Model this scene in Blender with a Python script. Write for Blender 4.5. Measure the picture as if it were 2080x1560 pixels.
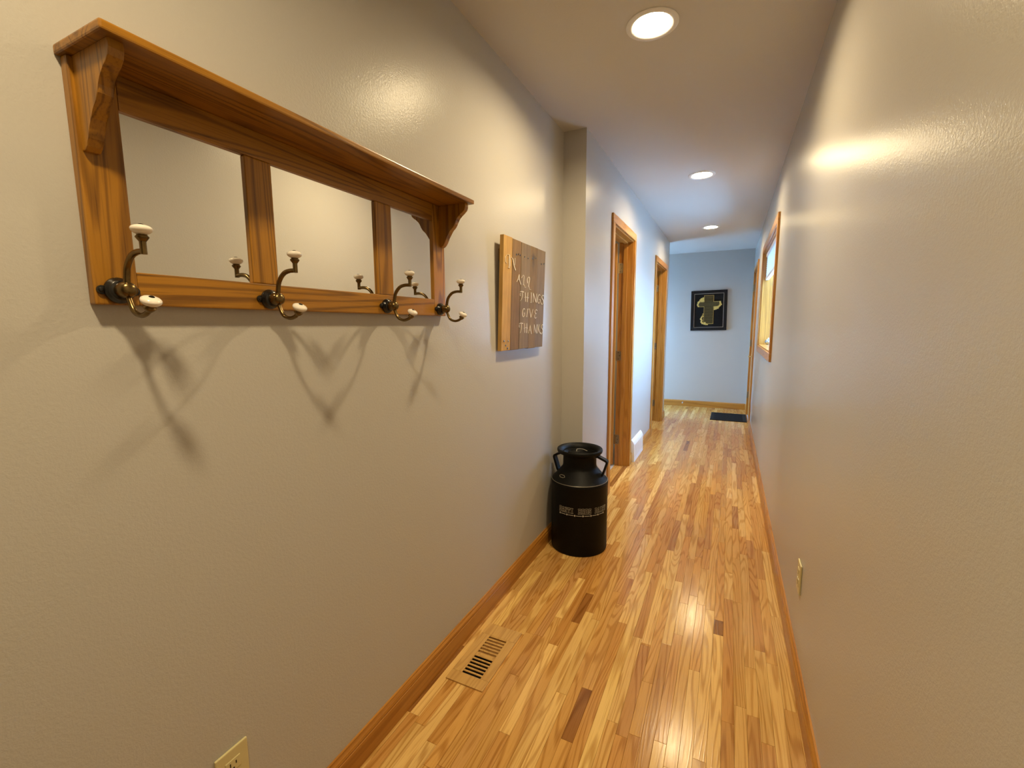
import bpy, bmesh, math, random
from mathutils import Vector, Matrix

# ---------------------------------------------------------------- camera, sky, exposure
scene = bpy.context.scene
for o in list(bpy.data.objects):
    bpy.data.objects.remove(o)
COL = scene.collection
cam_data = bpy.data.cameras.new('camera')
cam = bpy.data.objects.new('camera', cam_data)
COL.objects.link(cam)
cam_data.sensor_width = 36.0
cam_data.sensor_fit = 'HORIZONTAL'
cam_data.lens = 909.57 / 2080 * 36.0
cam_data.clip_start = 0.01
yaw, pitch, roll = math.radians(-25.8353), math.radians(-7.2516), math.radians(-0.3362)
fw = Vector((math.sin(yaw) * math.cos(pitch), math.cos(yaw) * math.cos(pitch), math.sin(pitch)))
rt = Vector((math.cos(yaw), -math.sin(yaw), 0))
up = rt.cross(fw)
rt2 = rt * math.cos(roll) + up * math.sin(roll)
up2 = -rt * math.sin(roll) + up * math.cos(roll)
m3 = Matrix((rt2, up2, -fw)).transposed()
cam.matrix_world = Matrix.Translation((0.9416, 0.0, 1.2996)) @ m3.to_4x4()
scene.camera = cam

world = bpy.data.worlds.new('sky')
scene.world = world
world.use_nodes = True
bg = world.node_tree.nodes['Background']
bg.inputs[0].default_value = (0.31, 0.575, 1.0, 1)
bg.inputs[1].default_value = 30.0

scene.view_settings.view_transform = 'Standard'
scene.view_settings.look = 'None'
scene.view_settings.gamma = 1.0
scene.view_settings.exposure = 0.0
scene.view_settings.use_curve_mapping = False

LAMP_COLOR = (1.0, 0.79, 0.47, 1)
LAMP_STRENGTH = 545.0
LAMPS = [(0.600, 0.02), (0.617, 1.914), (0.690, 3.858), (0.681, 5.870)]

# ---------------------------------------------------------------- dimensions (metres)
W, D, H = 1.2257, 0.1397, 2.44        # right wall x, far left wall x, ceiling
YJ, YE, YF, YB = 2.668, 6.66, 7.75, -4.5   # jog, end of far left wall, end wall, wall behind camera
XO = -1.9                              # outer wall of the side rooms
HB, TB = 0.097, 0.014                  # baseboard
random.seed(7)

def srgb(r, g, b):
    f = lambda c: (c / 255 / 12.92) if c / 255 <= 0.04045 else ((c / 255 + 0.055) / 1.055) ** 2.4
    return (f(r), f(g), f(b), 1)

# ---------------------------------------------------------------- materials
class NT:
    def __init__(self, name):
        self.m = bpy.data.materials.new(name)
        self.m.use_nodes = True
        self.t = self.m.node_tree
        self.b = self.t.nodes['Principled BSDF']
    def n(self, kind, **kw):
        nd = self.t.nodes.new(kind)
        for k, v in kw.items():
            setattr(nd, k, v)
        return nd
    def l(self, a, b):
        self.t.links.new(a, b)
    def math(self, op, a, b=None, clamp=False):
        nd = self.n('ShaderNodeMath', operation=op, use_clamp=clamp)
        for i, v in enumerate((a, b)):
            if v is None: continue
            if isinstance(v, (int, float)): nd.inputs[i].default_value = v
            else: self.l(v, nd.inputs[i])
        return nd.outputs[0]
    def vmath(self, op, a, b):
        nd = self.n('ShaderNodeVectorMath', operation=op)
        for i, v in enumerate((a, b)):
            if isinstance(v, tuple): nd.inputs[i].default_value = v
            else: self.l(v, nd.inputs[i])
        return nd.outputs[0]
    def noise(self, vec, scale, detail=2, rough=0.5, dist=0):
        nd = self.n('ShaderNodeTexNoise')
        nd.inputs['Scale'].default_value = scale
        nd.inputs['Detail'].default_value = detail
        nd.inputs['Roughness'].default_value = rough
        nd.inputs['Distortion'].default_value = dist
        if vec is not None: self.l(vec, nd.inputs['Vector'])
        return nd.outputs['Fac']
    def mix(self, fac, a, b, blend='MIX'):
        nd = self.n('ShaderNodeMix', data_type='RGBA', blend_type=blend)
        for i, v in ((0, fac), (6, a), (7, b)):
            if isinstance(v, (int, float)): nd.inputs[i].default_value = v
            elif isinstance(v, tuple): nd.inputs[i].default_value = v
            else: self.l(v, nd.inputs[i])
        return nd.outputs[2]
    def bump(self, h, strength, dist):
        nd = self.n('ShaderNodeBump')
        nd.inputs['Strength'].default_value = strength
        nd.inputs['Distance'].default_value = dist
        self.l(h, nd.inputs['Height'])
        self.l(nd.outputs[0], self.b.inputs['Normal'])
    def rng(self, v, a, b, c, d):
        nd = self.n('ShaderNodeMapRange')
        nd.inputs[1].default_value, nd.inputs[2].default_value = a, b
        nd.inputs[3].default_value, nd.inputs[4].default_value = c, d
        self.l(v, nd.inputs[0])
        return nd.outputs[0]

def plain(name, col, rough=0.5, metal=0.0, var=0.06, vscale=30, bump=0.0, bscale=200, spec=0.5, coat=0.0):
    m = NT(name)
    tc = m.n('ShaderNodeTexCoord').outputs['Object']
    f = m.noise(tc, vscale, 3)
    c2 = tuple(max(0, c * (1 - 2 * var)) for c in col[:3]) + (1,)
    c1 = tuple(min(1, c * (1 + var)) for c in col[:3]) + (1,)
    m.l(m.mix(f, c2, c1), m.b.inputs['Base Color'])
    m.b.inputs['Roughness'].default_value = rough
    m.b.inputs['Metallic'].default_value = metal
    m.b.inputs['Specular IOR Level'].default_value = spec
    m.b.inputs['Coat Weight'].default_value = coat
    if bump: m.bump(m.noise(tc, bscale, 2), bump, 0.002)
    return m.m

def oak(name, cl, cd, axis='y', rough=0.35, freq=70, attr=False, ring=0.55, pore=0.4, coat=0.0, stretch=0.10, scale=11, spec=0.5):
    m = NT(name)
    tc = m.n('ShaderNodeTexCoord').outputs['Object']
    if attr:
        a = m.n('ShaderNodeAttribute', attribute_name='tone')
        rnd = a.outputs['Alpha']
    else:
        rnd = m.n('ShaderNodeObjectInfo').outputs['Random']
    cmb = m.n('ShaderNodeCombineXYZ')
    r50 = m.math('MULTIPLY', rnd, 43.0)
    for i in range(3): m.l(r50, cmb.inputs[i])
    v = m.vmath('ADD', tc, cmb.outputs[0])
    k = 'xyz'.index(axis)
    s1 = [1.0, 1.0, 1.0]; s1[k] = stretch
    s2 = [1.0, 1.0, 1.0]; s2[k] = 0.022
    n1 = m.noise(m.vmath('MULTIPLY', v, tuple(s1)), scale, 1.5, 0.45, 0.3)
    rings = m.rng(m.math('SINE', m.math('MULTIPLY', n1, freq)), 0.1, 1.0, 0, 1)
    n2 = m.noise(m.vmath('MULTIPLY', v, tuple(s2)), 330, 2, 0.6)
    pores = m.rng(n2, 0.5, 0.72, 0, 1)
    n3 = m.noise(m.vmath('MULTIPLY', v, tuple(s1)), 6, 2)
    fac = m.math('ADD', m.math('MULTIPLY', rings, ring), m.math('MULTIPLY', pores, pore), True)
    base = m.mix(fac, cl, cd)
    base = m.mix(m.rng(n3, 0.35, 0.7, 0, 0.35), base, cd)
    if attr:
        base = m.mix(1.0, base, a.outputs['Color'], 'MULTIPLY')
    m.l(base, m.b.inputs['Base Color'])
    m.b.inputs['Roughness'].default_value = rough
    m.b.inputs['Coat Weight'].default_value = coat
    m.b.inputs['Coat Roughness'].default_value = 0.2
    m.b.inputs['Specular IOR Level'].default_value = spec
    m.bump(fac, 0.08, 0.001)
    return m.m

def paint(name, col, rough, bstr):
    m = NT(name)
    geo = m.n('ShaderNodeNewGeometry').outputs['Position']
    n = m.noise(geo, 1.2, 2)
    c2 = tuple(c * 0.965 for c in col[:3]) + (1,)
    m.l(m.mix(n, col, c2), m.b.inputs['Base Color'])
    m.b.inputs['Roughness'].default_value = rough
    m.b.inputs['Specular IOR Level'].default_value = 0.11
    n1 = m.noise(geo, 150, 2, 0.5)
    n2 = m.noise(geo, 420, 1, 0.5)
    m.bump(m.math('ADD', n1, m.math('MULTIPLY', n2, 0.5)), bstr, 0.0016)
    return m.m

MW = paint('wall_paint', (0.49, 0.47, 0.435, 1), 0.27, 0.28)
MC = paint('ceiling_paint', (0.60, 0.575, 0.54, 1), 0.75, 0.25)
OAKL, OAKD = (0.385, 0.172, 0.013, 1), (0.100, 0.036, 0.002, 1)
OAK = {a: oak('rack_oak_' + a, OAKL, OAKD, a, 0.33, 75, ring=0.62, pore=0.42, scale=13, stretch=0.055) for a in 'xyz'}
TRL, TRD = (0.50, 0.228, 0.040, 1), (0.28, 0.104, 0.012, 1)
TRIM = {a: oak('trim_oak_' + a, TRL, TRD, a, 0.32, stretch=0.05) for a in 'xyz'}
FLOOR = oak('floor_oak', (0.95, 0.93, 0.86, 1), (0.52, 0.39, 0.225, 1), 'y', 0.18, 85, True, 0.62, 0.45, 0.0, stretch=0.075, scale=13, spec=0.2)
REGO = oak('register_oak', (0.56, 0.335, 0.105, 1), (0.38, 0.20, 0.05, 1), 'y', 0.35)
DARKPIT = plain('duct_dark', (0.012, 0.008, 0.006, 1), 0.8)
BLACK = plain('black_can_paint', (0.0035, 0.0036, 0.0036, 1), 0.5, 0, 0.2, 60, 0.12, 260, spec=0.16)
BLACKM = plain('black_iron', (0.008, 0.007, 0.006, 1), 0.22, 0.0)
BARE = plain('bare_metal', (0.42, 0.40, 0.34, 1), 0.4, 0.9)
CANPAINT = plain('chalk_paint', (0.42, 0.39, 0.33, 1), 0.8)
CANPAINT2 = plain('faded_chalk_paint', (0.36, 0.33, 0.27, 1), 0.8)
BRASS = plain('antique_brass', (0.17, 0.112, 0.042, 1), 0.27, 0.9, 0.2, 90)
PORC = plain('white_porcelain', (0.80, 0.74, 0.66, 1), 0.12, 0, 0.02, coat=0.4)
IVORY = plain('ivory_plastic', (0.60, 0.53, 0.28, 1), 0.3, 0, 0.03)
SLOT = plain('slot_dark', (0.03, 0.02, 0.01, 1), 0.7)
WHITEM = plain('white_enamel', (0.78, 0.78, 0.78, 1), 0.4, 0, 0.02)
BRONZE = plain('hinge_bronze', (0.30, 0.22, 0.13, 1), 0.35, 0.8)
BRASSH = plain('hinge_brass', (0.55, 0.42, 0.22, 1), 0.35, 0.8)
FRAMEB = plain('frame_black', (0.006, 0.006, 0.008, 1), 0.55, spec=0.2)
ARTB = plain('art_black', (0.006, 0.006, 0.007, 1), 0.7, spec=0.15)
GOLD = plain('gold_foil', (0.72, 0.52, 0.13, 1), 0.45, 0.2, 0.15, 200)
CROSSW = plain('cross_wood', (0.085, 0.062, 0.02, 1), 0.6, 0, 0.3, 60, spec=0.2)
SILVERL = plain('border_silver', (0.45, 0.42, 0.36, 1), 0.45, 0.3)
RUBBER = plain('mat_rubber', (0.007, 0.008, 0.010, 1), 0.7, 0, 0.2, 120, 0.4, 180, spec=0.2)
TILE = plain('grey_tile', (0.42, 0.41, 0.40, 1), 0.35, 0, 0.1, 8)
LETTER = plain('letter_white', (0.80, 0.72, 0.58, 1), 0.7, 0, 0.08, 300)
FABRIC = None

def mirror_mat():
    m = NT('mirror_glass')
    tc = m.n('ShaderNodeTexCoord').outputs['Object']
    m.l(m.mix(m.noise(tc, 3, 1), (0.88, 0.885, 0.87, 1), (0.90, 0.90, 0.885, 1)), m.b.inputs['Base Color'])
    m.b.inputs['Metallic'].default_value = 1.0
    m.b.inputs['Roughness'].default_value = 0.015
    return m.m
MIRROR = mirror_mat()

def glass_mat():
    m = NT('window_glass')
    t = m.t
    t.nodes.remove(m.b)
    tr = m.n('ShaderNodeBsdfTransparent'); tr.inputs[0].default_value = (0.95, 0.97, 0.97, 1)
    gl = m.n('ShaderNodeBsdfGlossy'); gl.inputs['Roughness'].default_value = 0.02
    fr = m.n('ShaderNodeLayerWeight'); fr.inputs[0].default_value = 0.08
    mx = m.n('ShaderNodeMixShader')
    m.l(fr.outputs['Fresnel'], mx.inputs[0]); m.l(tr.outputs[0], mx.inputs[1]); m.l(gl.outputs[0], mx.inputs[2])
    m.l(mx.outputs[0], t.nodes['Material Output'].inputs[0])
    return m.m
GLASS = glass_mat()

def fabric_mat():
    m = NT('shade_fabric')
    t = m.t
    tc = m.n('ShaderNodeTexCoord').outputs['Object']
    c = m.mix(m.noise(tc, 400, 2), (0.72, 0.74, 0.76, 1), (0.80, 0.82, 0.84, 1))
    t.nodes.remove(m.b)
    df = m.n('ShaderNodeBsdfDiffuse'); tl = m.n('ShaderNodeBsdfTranslucent'); mx = m.n('ShaderNodeMixShader')
    m.l(c, df.inputs[0]); m.l(c, tl.inputs[0])
    mx.inputs[0].default_value = 0.45
    m.l(df.outputs[0], mx.inputs[1]); m.l(tl.outputs[0], mx.inputs[2])
    m.l(mx.outputs[0], t.nodes['Material Output'].inputs[0])
    return m.m
FABRIC = fabric_mat()

def chrome_mat():
    m = NT('blown_glass_ball')
    m.b.inputs['Base Color'].default_value = (0.55, 0.62, 0.68, 1)
    m.b.inputs['Metallic'].default_value = 0.85
    m.b.inputs['Roughness'].default_value = 0.06
    return m.m
CHROME = chrome_mat()

def emit_mat():
    m = NT('lamp_lens')
    m.b.inputs['Base Color'].default_value = (0.9, 0.9, 0.85, 1)
    m.b.inputs['Emission Color'].default_value = LAMP_COLOR
    m.b.inputs['Emission Strength'].default_value = LAMP_STRENGTH
    return m.m
LENS = emit_mat()

def pallet(name, cl, cd, stain=False):
    m = NT(name)
    tc = m.n('ShaderNodeTexCoord').outputs['Object']
    rnd = m.math('MULTIPLY', m.n('ShaderNodeObjectInfo').outputs['Random'], 31.0)
    cmb = m.n('ShaderNodeCombineXYZ')
    for i in range(3): m.l(rnd, cmb.inputs[i])
    v = m.vmath('ADD', tc, cmb.outputs[0])
    n1 = m.noise(m.vmath('MULTIPLY', v, (1, 1, 0.05)), 120, 4, 0.6)
    n2 = m.noise(m.vmath('MULTIPLY', v, (1, 1, 0.35)), 9, 3, 0.6)
    base = m.mix(m.rng(n1, 0.35, 0.7, 0, 1), cl, cd)
    base = m.mix(m.rng(n2, 0.45, 0.75, 0, 0.6), base, tuple(c * 0.55 for c in cd[:3]) + (1,))
    if stain:      # old dark water stain bleeding down from the nail holes
        sp = m.n('ShaderNodeSeparateXYZ'); m.l(tc, sp.inputs[0])
        dy = m.math('ABSOLUTE', m.math('MULTIPLY', m.math('SUBTRACT', sp.outputs[1], 0.085), 26.0))
        zz = m.math('SUBTRACT', sp.outputs[2], 0.455)
        dz = m.math('ADD', m.math('MULTIPLY', m.math('MAXIMUM', zz, 0.0), 45.0), m.math('MULTIPLY', m.math('MAXIMUM', m.math('MULTIPLY', zz, -1.0), 0.0), 8.0))
        d = m.math('ADD', m.math('ADD', dy, dz), m.math('MULTIPLY', m.noise(v, 60, 2), 0.6))
        base = m.mix(m.rng(d, 0.35, 1.25, 0.8, 0.0), base, (0.035, 0.030, 0.014, 1))
    m.l(base, m.b.inputs['Base Color'])
    m.b.inputs['Roughness'].default_value = 0.75
    m.bump(n1, 0.25, 0.002)
    return m.m

# ---------------------------------------------------------------- mesh helpers
def nb(): return bmesh.new()

def box(bm, a, b, bev=0.0, seg=2):
    x0, y0, z0 = a; x1, y1, z1 = b
    vs = [bm.verts.new(p) for p in ((x0,y0,z0),(x1,y0,z0),(x1,y1,z0),(x0,y1,z0),(x0,y0,z1),(x1,y0,z1),(x1,y1,z1),(x0,y1,z1))]
    fs = [bm.faces.new([vs[i] for i in f]) for f in ((0,3,2,1),(4,5,6,7),(0,1,5,4),(1,2,6,5),(2,3,7,6),(3,0,4,7))]
    if bev:
        es = list({e for f in fs for e in f.edges})
        bmesh.ops.bevel(bm, geom=es, offset=bev, segments=seg, affect='EDGES', profile=0.6)
    return bm

def lathe(bm, prof, n=32, M=None):
    M = M or Matrix()
    rings = []
    for r, z in prof:
        if r < 1e-6:
            rings.append([bm.verts.new(M @ Vector((0, 0, z)))])
        else:
            rings.append([bm.verts.new(M @ Vector((r * math.cos(2*math.pi*i/n), r * math.sin(2*math.pi*i/n), z))) for i in range(n)])
    for a, b in zip(rings, rings[1:]):
        for i in range(n):
            j = (i + 1) % n
            if len(a) == 1 and len(b) == 1: continue
            if len(a) == 1: bm.faces.new((a[0], b[j], b[i])) if False else bm.faces.new((a[0], b[i], b[j]))
            elif len(b) == 1: bm.faces.new((a[i], a[j], b[0]))
            else: bm.faces.new((a[i], a[j], b[j], b[i]))
    return bm

def tube(bm, pts, r, n=10, caps=True, flat=None):
    P = [Vector(p) for p in pts]
    R = r if isinstance(r, (list, tuple)) else [r] * len(P)
    t0 = (P[1] - P[0]).normalized()
    ref = Vector((0, 1, 0)) if abs(t0.y) < 0.9 else Vector((1, 0, 0))
    u = (ref - t0 * ref.dot(t0)).normalized()
    rings = []
    for i, p in enumerate(P):
        if i == 0: t = (P[1] - P[0]).normalized()
        elif i == len(P) - 1: t = (P[-1] - P[-2]).normalized()
        else: t = ((P[i+1] - p).normalized() + (p - P[i-1]).normalized()).normalized()
        u = (u - t * u.dot(t)).normalized()
        w = t.cross(u)
        rings.append([bm.verts.new(p + R[i] * (u * math.cos(2*math.pi*k/n) + w * math.sin(2*math.pi*k/n))) for k in range(n)])
    for a, b in zip(rings, rings[1:]):
        for k in range(n):
            j = (k + 1) % n
            bm.faces.new((a[k], a[j], b[j], b[k]))
    if caps:
        bm.faces.new(rings[0][::-1]); bm.faces.new(rings[-1])
    return bm

def prism(bm, poly, f0, f1, bev=0.0):
    a = [bm.verts.new(f0(p)) for p in poly]
    b = [bm.verts.new(f1(p)) for p in poly]
    n = len(poly)
    fs = [bm.faces.new(a), bm.faces.new(b[::-1])]
    for i in range(n):
        j = (i + 1) % n
        fs.append(bm.faces.new((a[j], a[i], b[i], b[j])))
    if bev:
        es = list(set(fs[0].edges) | set(fs[1].edges))
        bmesh.ops.bevel(bm, geom=es, offset=bev, segments=2, affect='EDGES', profile=0.6)
    return bm

def world_loc(o):
    v = Vector((0, 0, 0))
    while o: v += o.location; o = o.parent
    return v

def obj(name, bm, mat, parent=None, smooth=False, origin=None, world_coords=True):
    """link a bmesh (given in world coordinates) as one mesh object under parent"""
    bmesh.ops.recalc_face_normals(bm, faces=bm.faces)
    pl = world_loc(parent) if parent else Vector((0, 0, 0))
    if world_coords:
        org = Vector(origin) if origin is not None else pl
        bmesh.ops.translate(bm, verts=bm.verts, vec=-org)
        loc = org - pl
    else:
        loc = Vector(origin) - pl
    if smooth:
        for f in bm.faces: f.smooth = True
        for e in bm.edges:
            if len(e.link_faces) == 2 and e.calc_face_angle(0) > 0.65: e.smooth = False
    me = bpy.data.meshes.new(name)
    bm.to_mesh(me); bm.free()
    me.materials.append(mat)
    o = bpy.data.objects.new(name, me)
    COL.objects.link(o)
    o.location = loc
    if parent: o.parent = parent
    return o

def thing(name, label, cat, loc, group=None):
    o = bpy.data.objects.new(name, None)
    o.empty_display_size = 0.05
    COL.objects.link(o)
    o.location = loc
    if label: o['label'] = label
    if cat: o['category'] = cat
    if group: o['group'] = group
    return o

def struct(o, label=None):
    o['kind'] = 'structure'
    if label: o['label'] = label
    return o

def sbox(name, a, b, mat, label):
    return struct(obj(name, box(nb(), a, b), mat), label)

# ---------------------------------------------------------------- shell
# openings: door 1, door 2 in the far left wall; window and entry door in the right wall
D1 = (3.372, 4.128, 2.045); D2 = (5.452, 6.345, 2.035); D3 = (6.43, 7.33, 2.045)
WY0, WY1, WZ0, WZ1 = 3.865, 5.435, 1.092, 2.040
TW = 0.12

ROOM_LAMP = (-0.9, 3.9)
CAN_R = 0.078
bm = nb()
def ring_edges(pts):
    vs = [bm.verts.new((x, y, H)) for x, y in pts]
    for a, b in zip(vs, vs[1:] + vs[:1]): bm.edges.new((a, b))
ring_edges([(XO - 0.1, YB - 0.1), (W + 0.16, YB - 0.1), (W + 0.16, YF + 0.1), (-1.15, YF + 0.1), (-1.15, YE), (XO - 0.1, YE)])
for (lx, ly) in LAMPS + [ROOM_LAMP]:
    ring_edges([(lx + CAN_R * math.cos(2*math.pi*k/40), ly + CAN_R * math.sin(2*math.pi*k/40)) for k in range(40)])
bmesh.ops.triangle_fill(bm, use_beauty=True, edges=bm.edges[:], normal=(0, 0, -1))
box(bm, (XO - 0.1, YB - 0.1, H + 0.16), (W + 0.16, YE, H + 0.24)); box(bm, (-1.15, YE, H + 0.16), (W + 0.16, YF + 0.1, H + 0.24))
struct(obj('ceiling', bm, MC), 'pale ceiling with recessed downlights along the hallway')
sbox('wall_left', (-TW, YB, 0), (0, YJ + 0.12, H), MW, 'beige painted wall carrying the mirrored coat rack')
bm = nb()
box(bm, (-0.002, YJ, 0), (D - TW, YJ + 0.12, H))
y0 = YJ
for (a, b, t) in (D1, D2):
    box(bm, (D - TW, y0, 0), (D, a, H)); box(bm, (D - TW, a, t), (D, b, H)); y0 = b
box(bm, (D - TW, y0, 0), (D, YE, H))
struct(obj('wall_left_far', bm, MW), 'painted wall with two oak-framed doorways, standing proud of the near wall')
bm = nb()
TR = 0.15
box(bm, (W, YB, 0), (W + TR, WY0, H)); box(bm, (W, WY0, 0), (W + TR, WY1, WZ0)); box(bm, (W, WY0, WZ1), (W + TR, WY1, H))
box(bm, (W, WY1, 0), (W + TR, D3[0], H)); box(bm, (W, D3[0], D3[2]), (W + TR, D3[1], H)); box(bm, (W, D3[1], 0), (W + TR, YF, H))
struct(obj('wall_right', bm, MW), 'long glossy beige wall on the right with window and entry door')
sbox('wall_back', (-1.15, YF, 0), (W + TR, YF + 0.1, H), MW, 'end wall of the hallway with the framed cross picture')
sbox('wall_front', (XO, YB - 0.1, 0), (W + TR, YB, H), MW, 'wall at the start of the hallway')
sbox('wall_outer', (XO - 0.1, YB - 0.1, 0), (XO, YE, H), MW, 'outer wall of the side rooms')
XP = -1.05                             # end of the short passage on the far left, closed by a glazed door
GY0, GY1, GZ0, GZ1 = 6.80, 7.66, 0.25, 2.02
bm = nb()
box(bm, (XP - 0.1, YE, 0), (XP, GY0, H)); box(bm, (XP - 0.1, GY1, 0), (XP, YF, H)); box(bm, (XP - 0.1, GY0, 0), (XP, GY1, GZ0)); box(bm, (XP - 0.1, GY0, GZ1), (XP, GY1, H))
struct(obj('wall_passage', bm, MW), 'wall closing the short passage on the far left')
w2 = struct(thing('window_2', None, None, (XP, 0.5*(GY0+GY1), GZ0)), 'tall window at the end of the far left passage')
obj('casing', box(nb(), (XP, GY0 - 0.06, GZ0 - 0.06), (XP + 0.016, GY0, GZ1 + 0.06), 0.003), TRIM['z'], w2)
obj('casing', box(nb(), (XP, GY1, GZ0 - 0.06), (XP + 0.016, GY1 + 0.06, GZ1 + 0.06), 0.003), TRIM['z'], w2)
obj('casing', box(nb(), (XP, GY0, GZ1), (XP + 0.016, GY1, GZ1 + 0.06), 0.003), TRIM['y'], w2)
obj('casing', box(nb(), (XP, GY0, GZ0 - 0.06), (XP + 0.016, GY1, GZ0), 0.003), TRIM['y'], w2)
obj('pane', box(nb(), (XP - 0.06, GY0 - 0.004, GZ0 - 0.004), (XP - 0.055, GY1 + 0.004, GZ1 + 0.004)), GLASS, w2)
sbox('wall_room_near', (XO, 2.95, 0), (D - TW, 3.05, H), MW, 'side room partition wall before the first doorway')
sbox('wall_room_middle', (XO, 4.88, 0), (D - TW, 4.98, H), MW, 'partition wall between the two side rooms')
sbox('wall_room_far', (XO, YE - 0.12, 0), (D - TW, YE, H), MW, 'partition wall beside the far left passage')

# ---------------------------------------------------------------- floor of oak strips
bm = nb()
box(bm, (XO, YB, -0.06), (W + 0.16, YE, -0.022)); box(bm, (-1.05, YE, -0.06), (W + 0.16, YF, -0.022))
floor = struct(obj('floor', bm, TILE), 'oak strip floor of the hallway')
struct(obj('floor_tile', box(nb(), (XO, 3.05, -0.021), (D - TW + 0.02, 4.88, -0.001)), TILE), 'grey tiled floor inside the first doorway')
PW = 0.0382
PX0 = 0.025 - PW
REG = (0.050, 0.207, 1.258, 1.600)       # floor register footprint
tones = [srgb(207,163,96), srgb(203,159,94), srgb(213,172,106), srgb(201,153,86), srgb(197,148,84), srgb(218,179,112), srgb(207,160,92), srgb(199,153,92), srgb(194,145,82), srgb(211,168,100)]
LIGHT = srgb(232,196,124); LIGHT2 = srgb(226,188,122); DK = srgb(150,103,54); DK2 = srgb(188,141,86)
# remarkable strips seen in the photo: column, y0, y1, tone
forced = {10: [(1.77, 2.008, DK), (2.008, 2.60, tones[3])], 18: [(1.30, 1.754, DK2), (1.766, 2.625, LIGHT2)], 14: [(1.21, 1.436, DK)],
          22: [(2.612, 2.875, DK2), (2.875, 3.5, tones[0])], 25: [(1.952, 2.056, DK), (1.2, 1.952, LIGHT2)], 16: [(1.05, 2.332, LIGHT)],
          20: [(1.8, 2.305, LIGHT2)], 2: [(1.607, 2.088, LIGHT)], 26: [(2.245, 2.50, LIGHT2), (1.5, 2.245, tones[8])],
          12: [(2.9, 4.1, LIGHT2)], 19: [(3.2, 3.9, DK2)], 24: [(3.4, 3.75, DK2)], 27: [(3.1, 3.5, DK2)], 28: [(3.9, 4.3, DK2)]}
planks = []
def column(x0, x1, ya, yb, fl):
    y = ya + random.uniform(-0.5, 0.0)
    fl = sorted(fl, key=lambda t: t[0])
    items = []
    while y < yb:
        L = random.choice((0.24, 0.35, 0.45, 0.55, 0.65, 0.8, 0.95, 1.15))
        nxt = next((f for f in fl if f[0] >= y - 1e-6), None)
        if nxt and abs(nxt[0] - y) < 1e-6:
            items.append((y, nxt[1], nxt[2])); y = nxt[1]; continue
        e = y + L
        if nxt and e > nxt[0] - 0.12: e = nxt[0]
        c = random.choice(tones)
        r = random.random()
        if r < 0.05: c = DK2
        elif r < 0.065: c = DK
        elif r > 0.88: c = LIGHT2
        items.append((y, e, c)); y = e
    for a, b, c in items:
        a, b = max(a, ya), min(b, yb)
        if b - a > 0.004: planks.append((x0, x1, a, b, c))
ncol = int((W - PX0) / PW) + 1
for i in range(ncol):
    x0, x1 = PX0 + i * PW, PX0 + (i + 1) * PW
    x1 = min(x1, W)
    if x1 <= 0.004 or x1 - x0 < 0.004: continue
    cx = 0.5 * (x0 + x1)
    if cx < D:
        x0 = max(x0, 0.0)
        if x0 > REG[0] and x1 < REG[1]:
            column(x0, x1, YB, REG[2] + 0.012, []); column(x0, x1, REG[3] - 0.012, YJ, forced.get(i, []))
        else: column(x0, x1, YB, YJ, forced.get(i, []))
        column(x0, x1, YE, YF, [])
        column(max(x0, D - TW), x1, D2[0], D2[1], [])
        column(max(x0, D - TW), x1, D1[0], D1[1], [])
    elif x0 > REG[0] and x1 < REG[1]:
        column(x0, x1, YB, REG[2] + 0.012, []); column(x0, x1, REG[3] - 0.012, YF, forced.get(i, []))
    else: column(x0, x1, YB, YF, forced.get(i, []))
x = 0.0
while x > XO + 0.02:        # passage to the left and the second side room
    if x > -1.05: column(max(x - PW, -1.05), x, YE, YF, [])
    if x <= D - TW: column(max(x - PW, XO), x, 4.98, YE - 0.12, [])
    x -= PW
def plank_mesh(bm, p, o, layer):
    x0, x1, a, b, c = p
    g = 0.0002
    dz = random.uniform(-0.0002, 0.0)
    bv = 0.0006
    r = random.random()
    lo = [(x0+g, a+g), (x1-g, a+g), (x1-g, b-g), (x0+g, b-g)]
    hi = [(x0+g+bv, a+g+bv), (x1-g-bv, a+g+bv), (x1-g-bv, b-g-bv), (x0+g+bv, b-g-bv)]
    rings = [[bm.verts.new((q[0]-o[0], q[1]-o[1], z-o[2])) for q in ring] for ring, z in ((lo, -0.02), (lo, dz-0.0006), (hi, dz))]
    fs = [bm.faces.new(rings[2])]
    for A, B in zip(rings, rings[1:]):
        for i in range(4):
            j = (i+1) % 4
            fs.append(bm.faces.new((A[i], A[j], B[j], B[i])))
    k = random.uniform(0.93, 1.05)
    for f in fs:
        for lp in f.loops: lp[layer] = (c[0]*k, c[1]*k, c[2]*k, r)
cp = Vector((0.9416, 0.0, 1.2996))
def seen(p):
    c = Vector((0.5*(p[0]+p[1]), 0.5*(p[2]+p[3]), 0))
    v = c - cp
    z = v.dot(fw)
    if p[3] < 0.85 or z < 0.2 or p[1] < 0.0: return 0
    return (p[1]-p[0]) * (p[3]-p[2]) * 1.3 / z ** 3
planks.sort(key=seen, reverse=True)
for p in planks[:300]:
    bm = nb(); layer = bm.loops.layers.float_color.new('tone')
    o = (0.5*(p[0]+p[1]), 0.5*(p[2]+p[3]), 0.0)
    plank_mesh(bm, p, o, layer)
    obj('plank', bm, FLOOR, floor, origin=o, world_coords=False)
bm = nb(); layer = bm.loops.layers.float_color.new('tone')
for p in planks[300:]: plank_mesh(bm, p, (0, 0, 0), layer)
rest = obj('plank_field', bm, FLOOR, floor)
rest['kind'] = 'stuff'

GROUND = plain('concrete_ground', (0.55, 0.56, 0.55, 1), 0.9, 0, 0.1, 2)
struct(obj('ground', box(nb(), (-25, -25, -0.75), (25, 30, -0.45)), GROUND), 'pale paved ground outside the windows')

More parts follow.
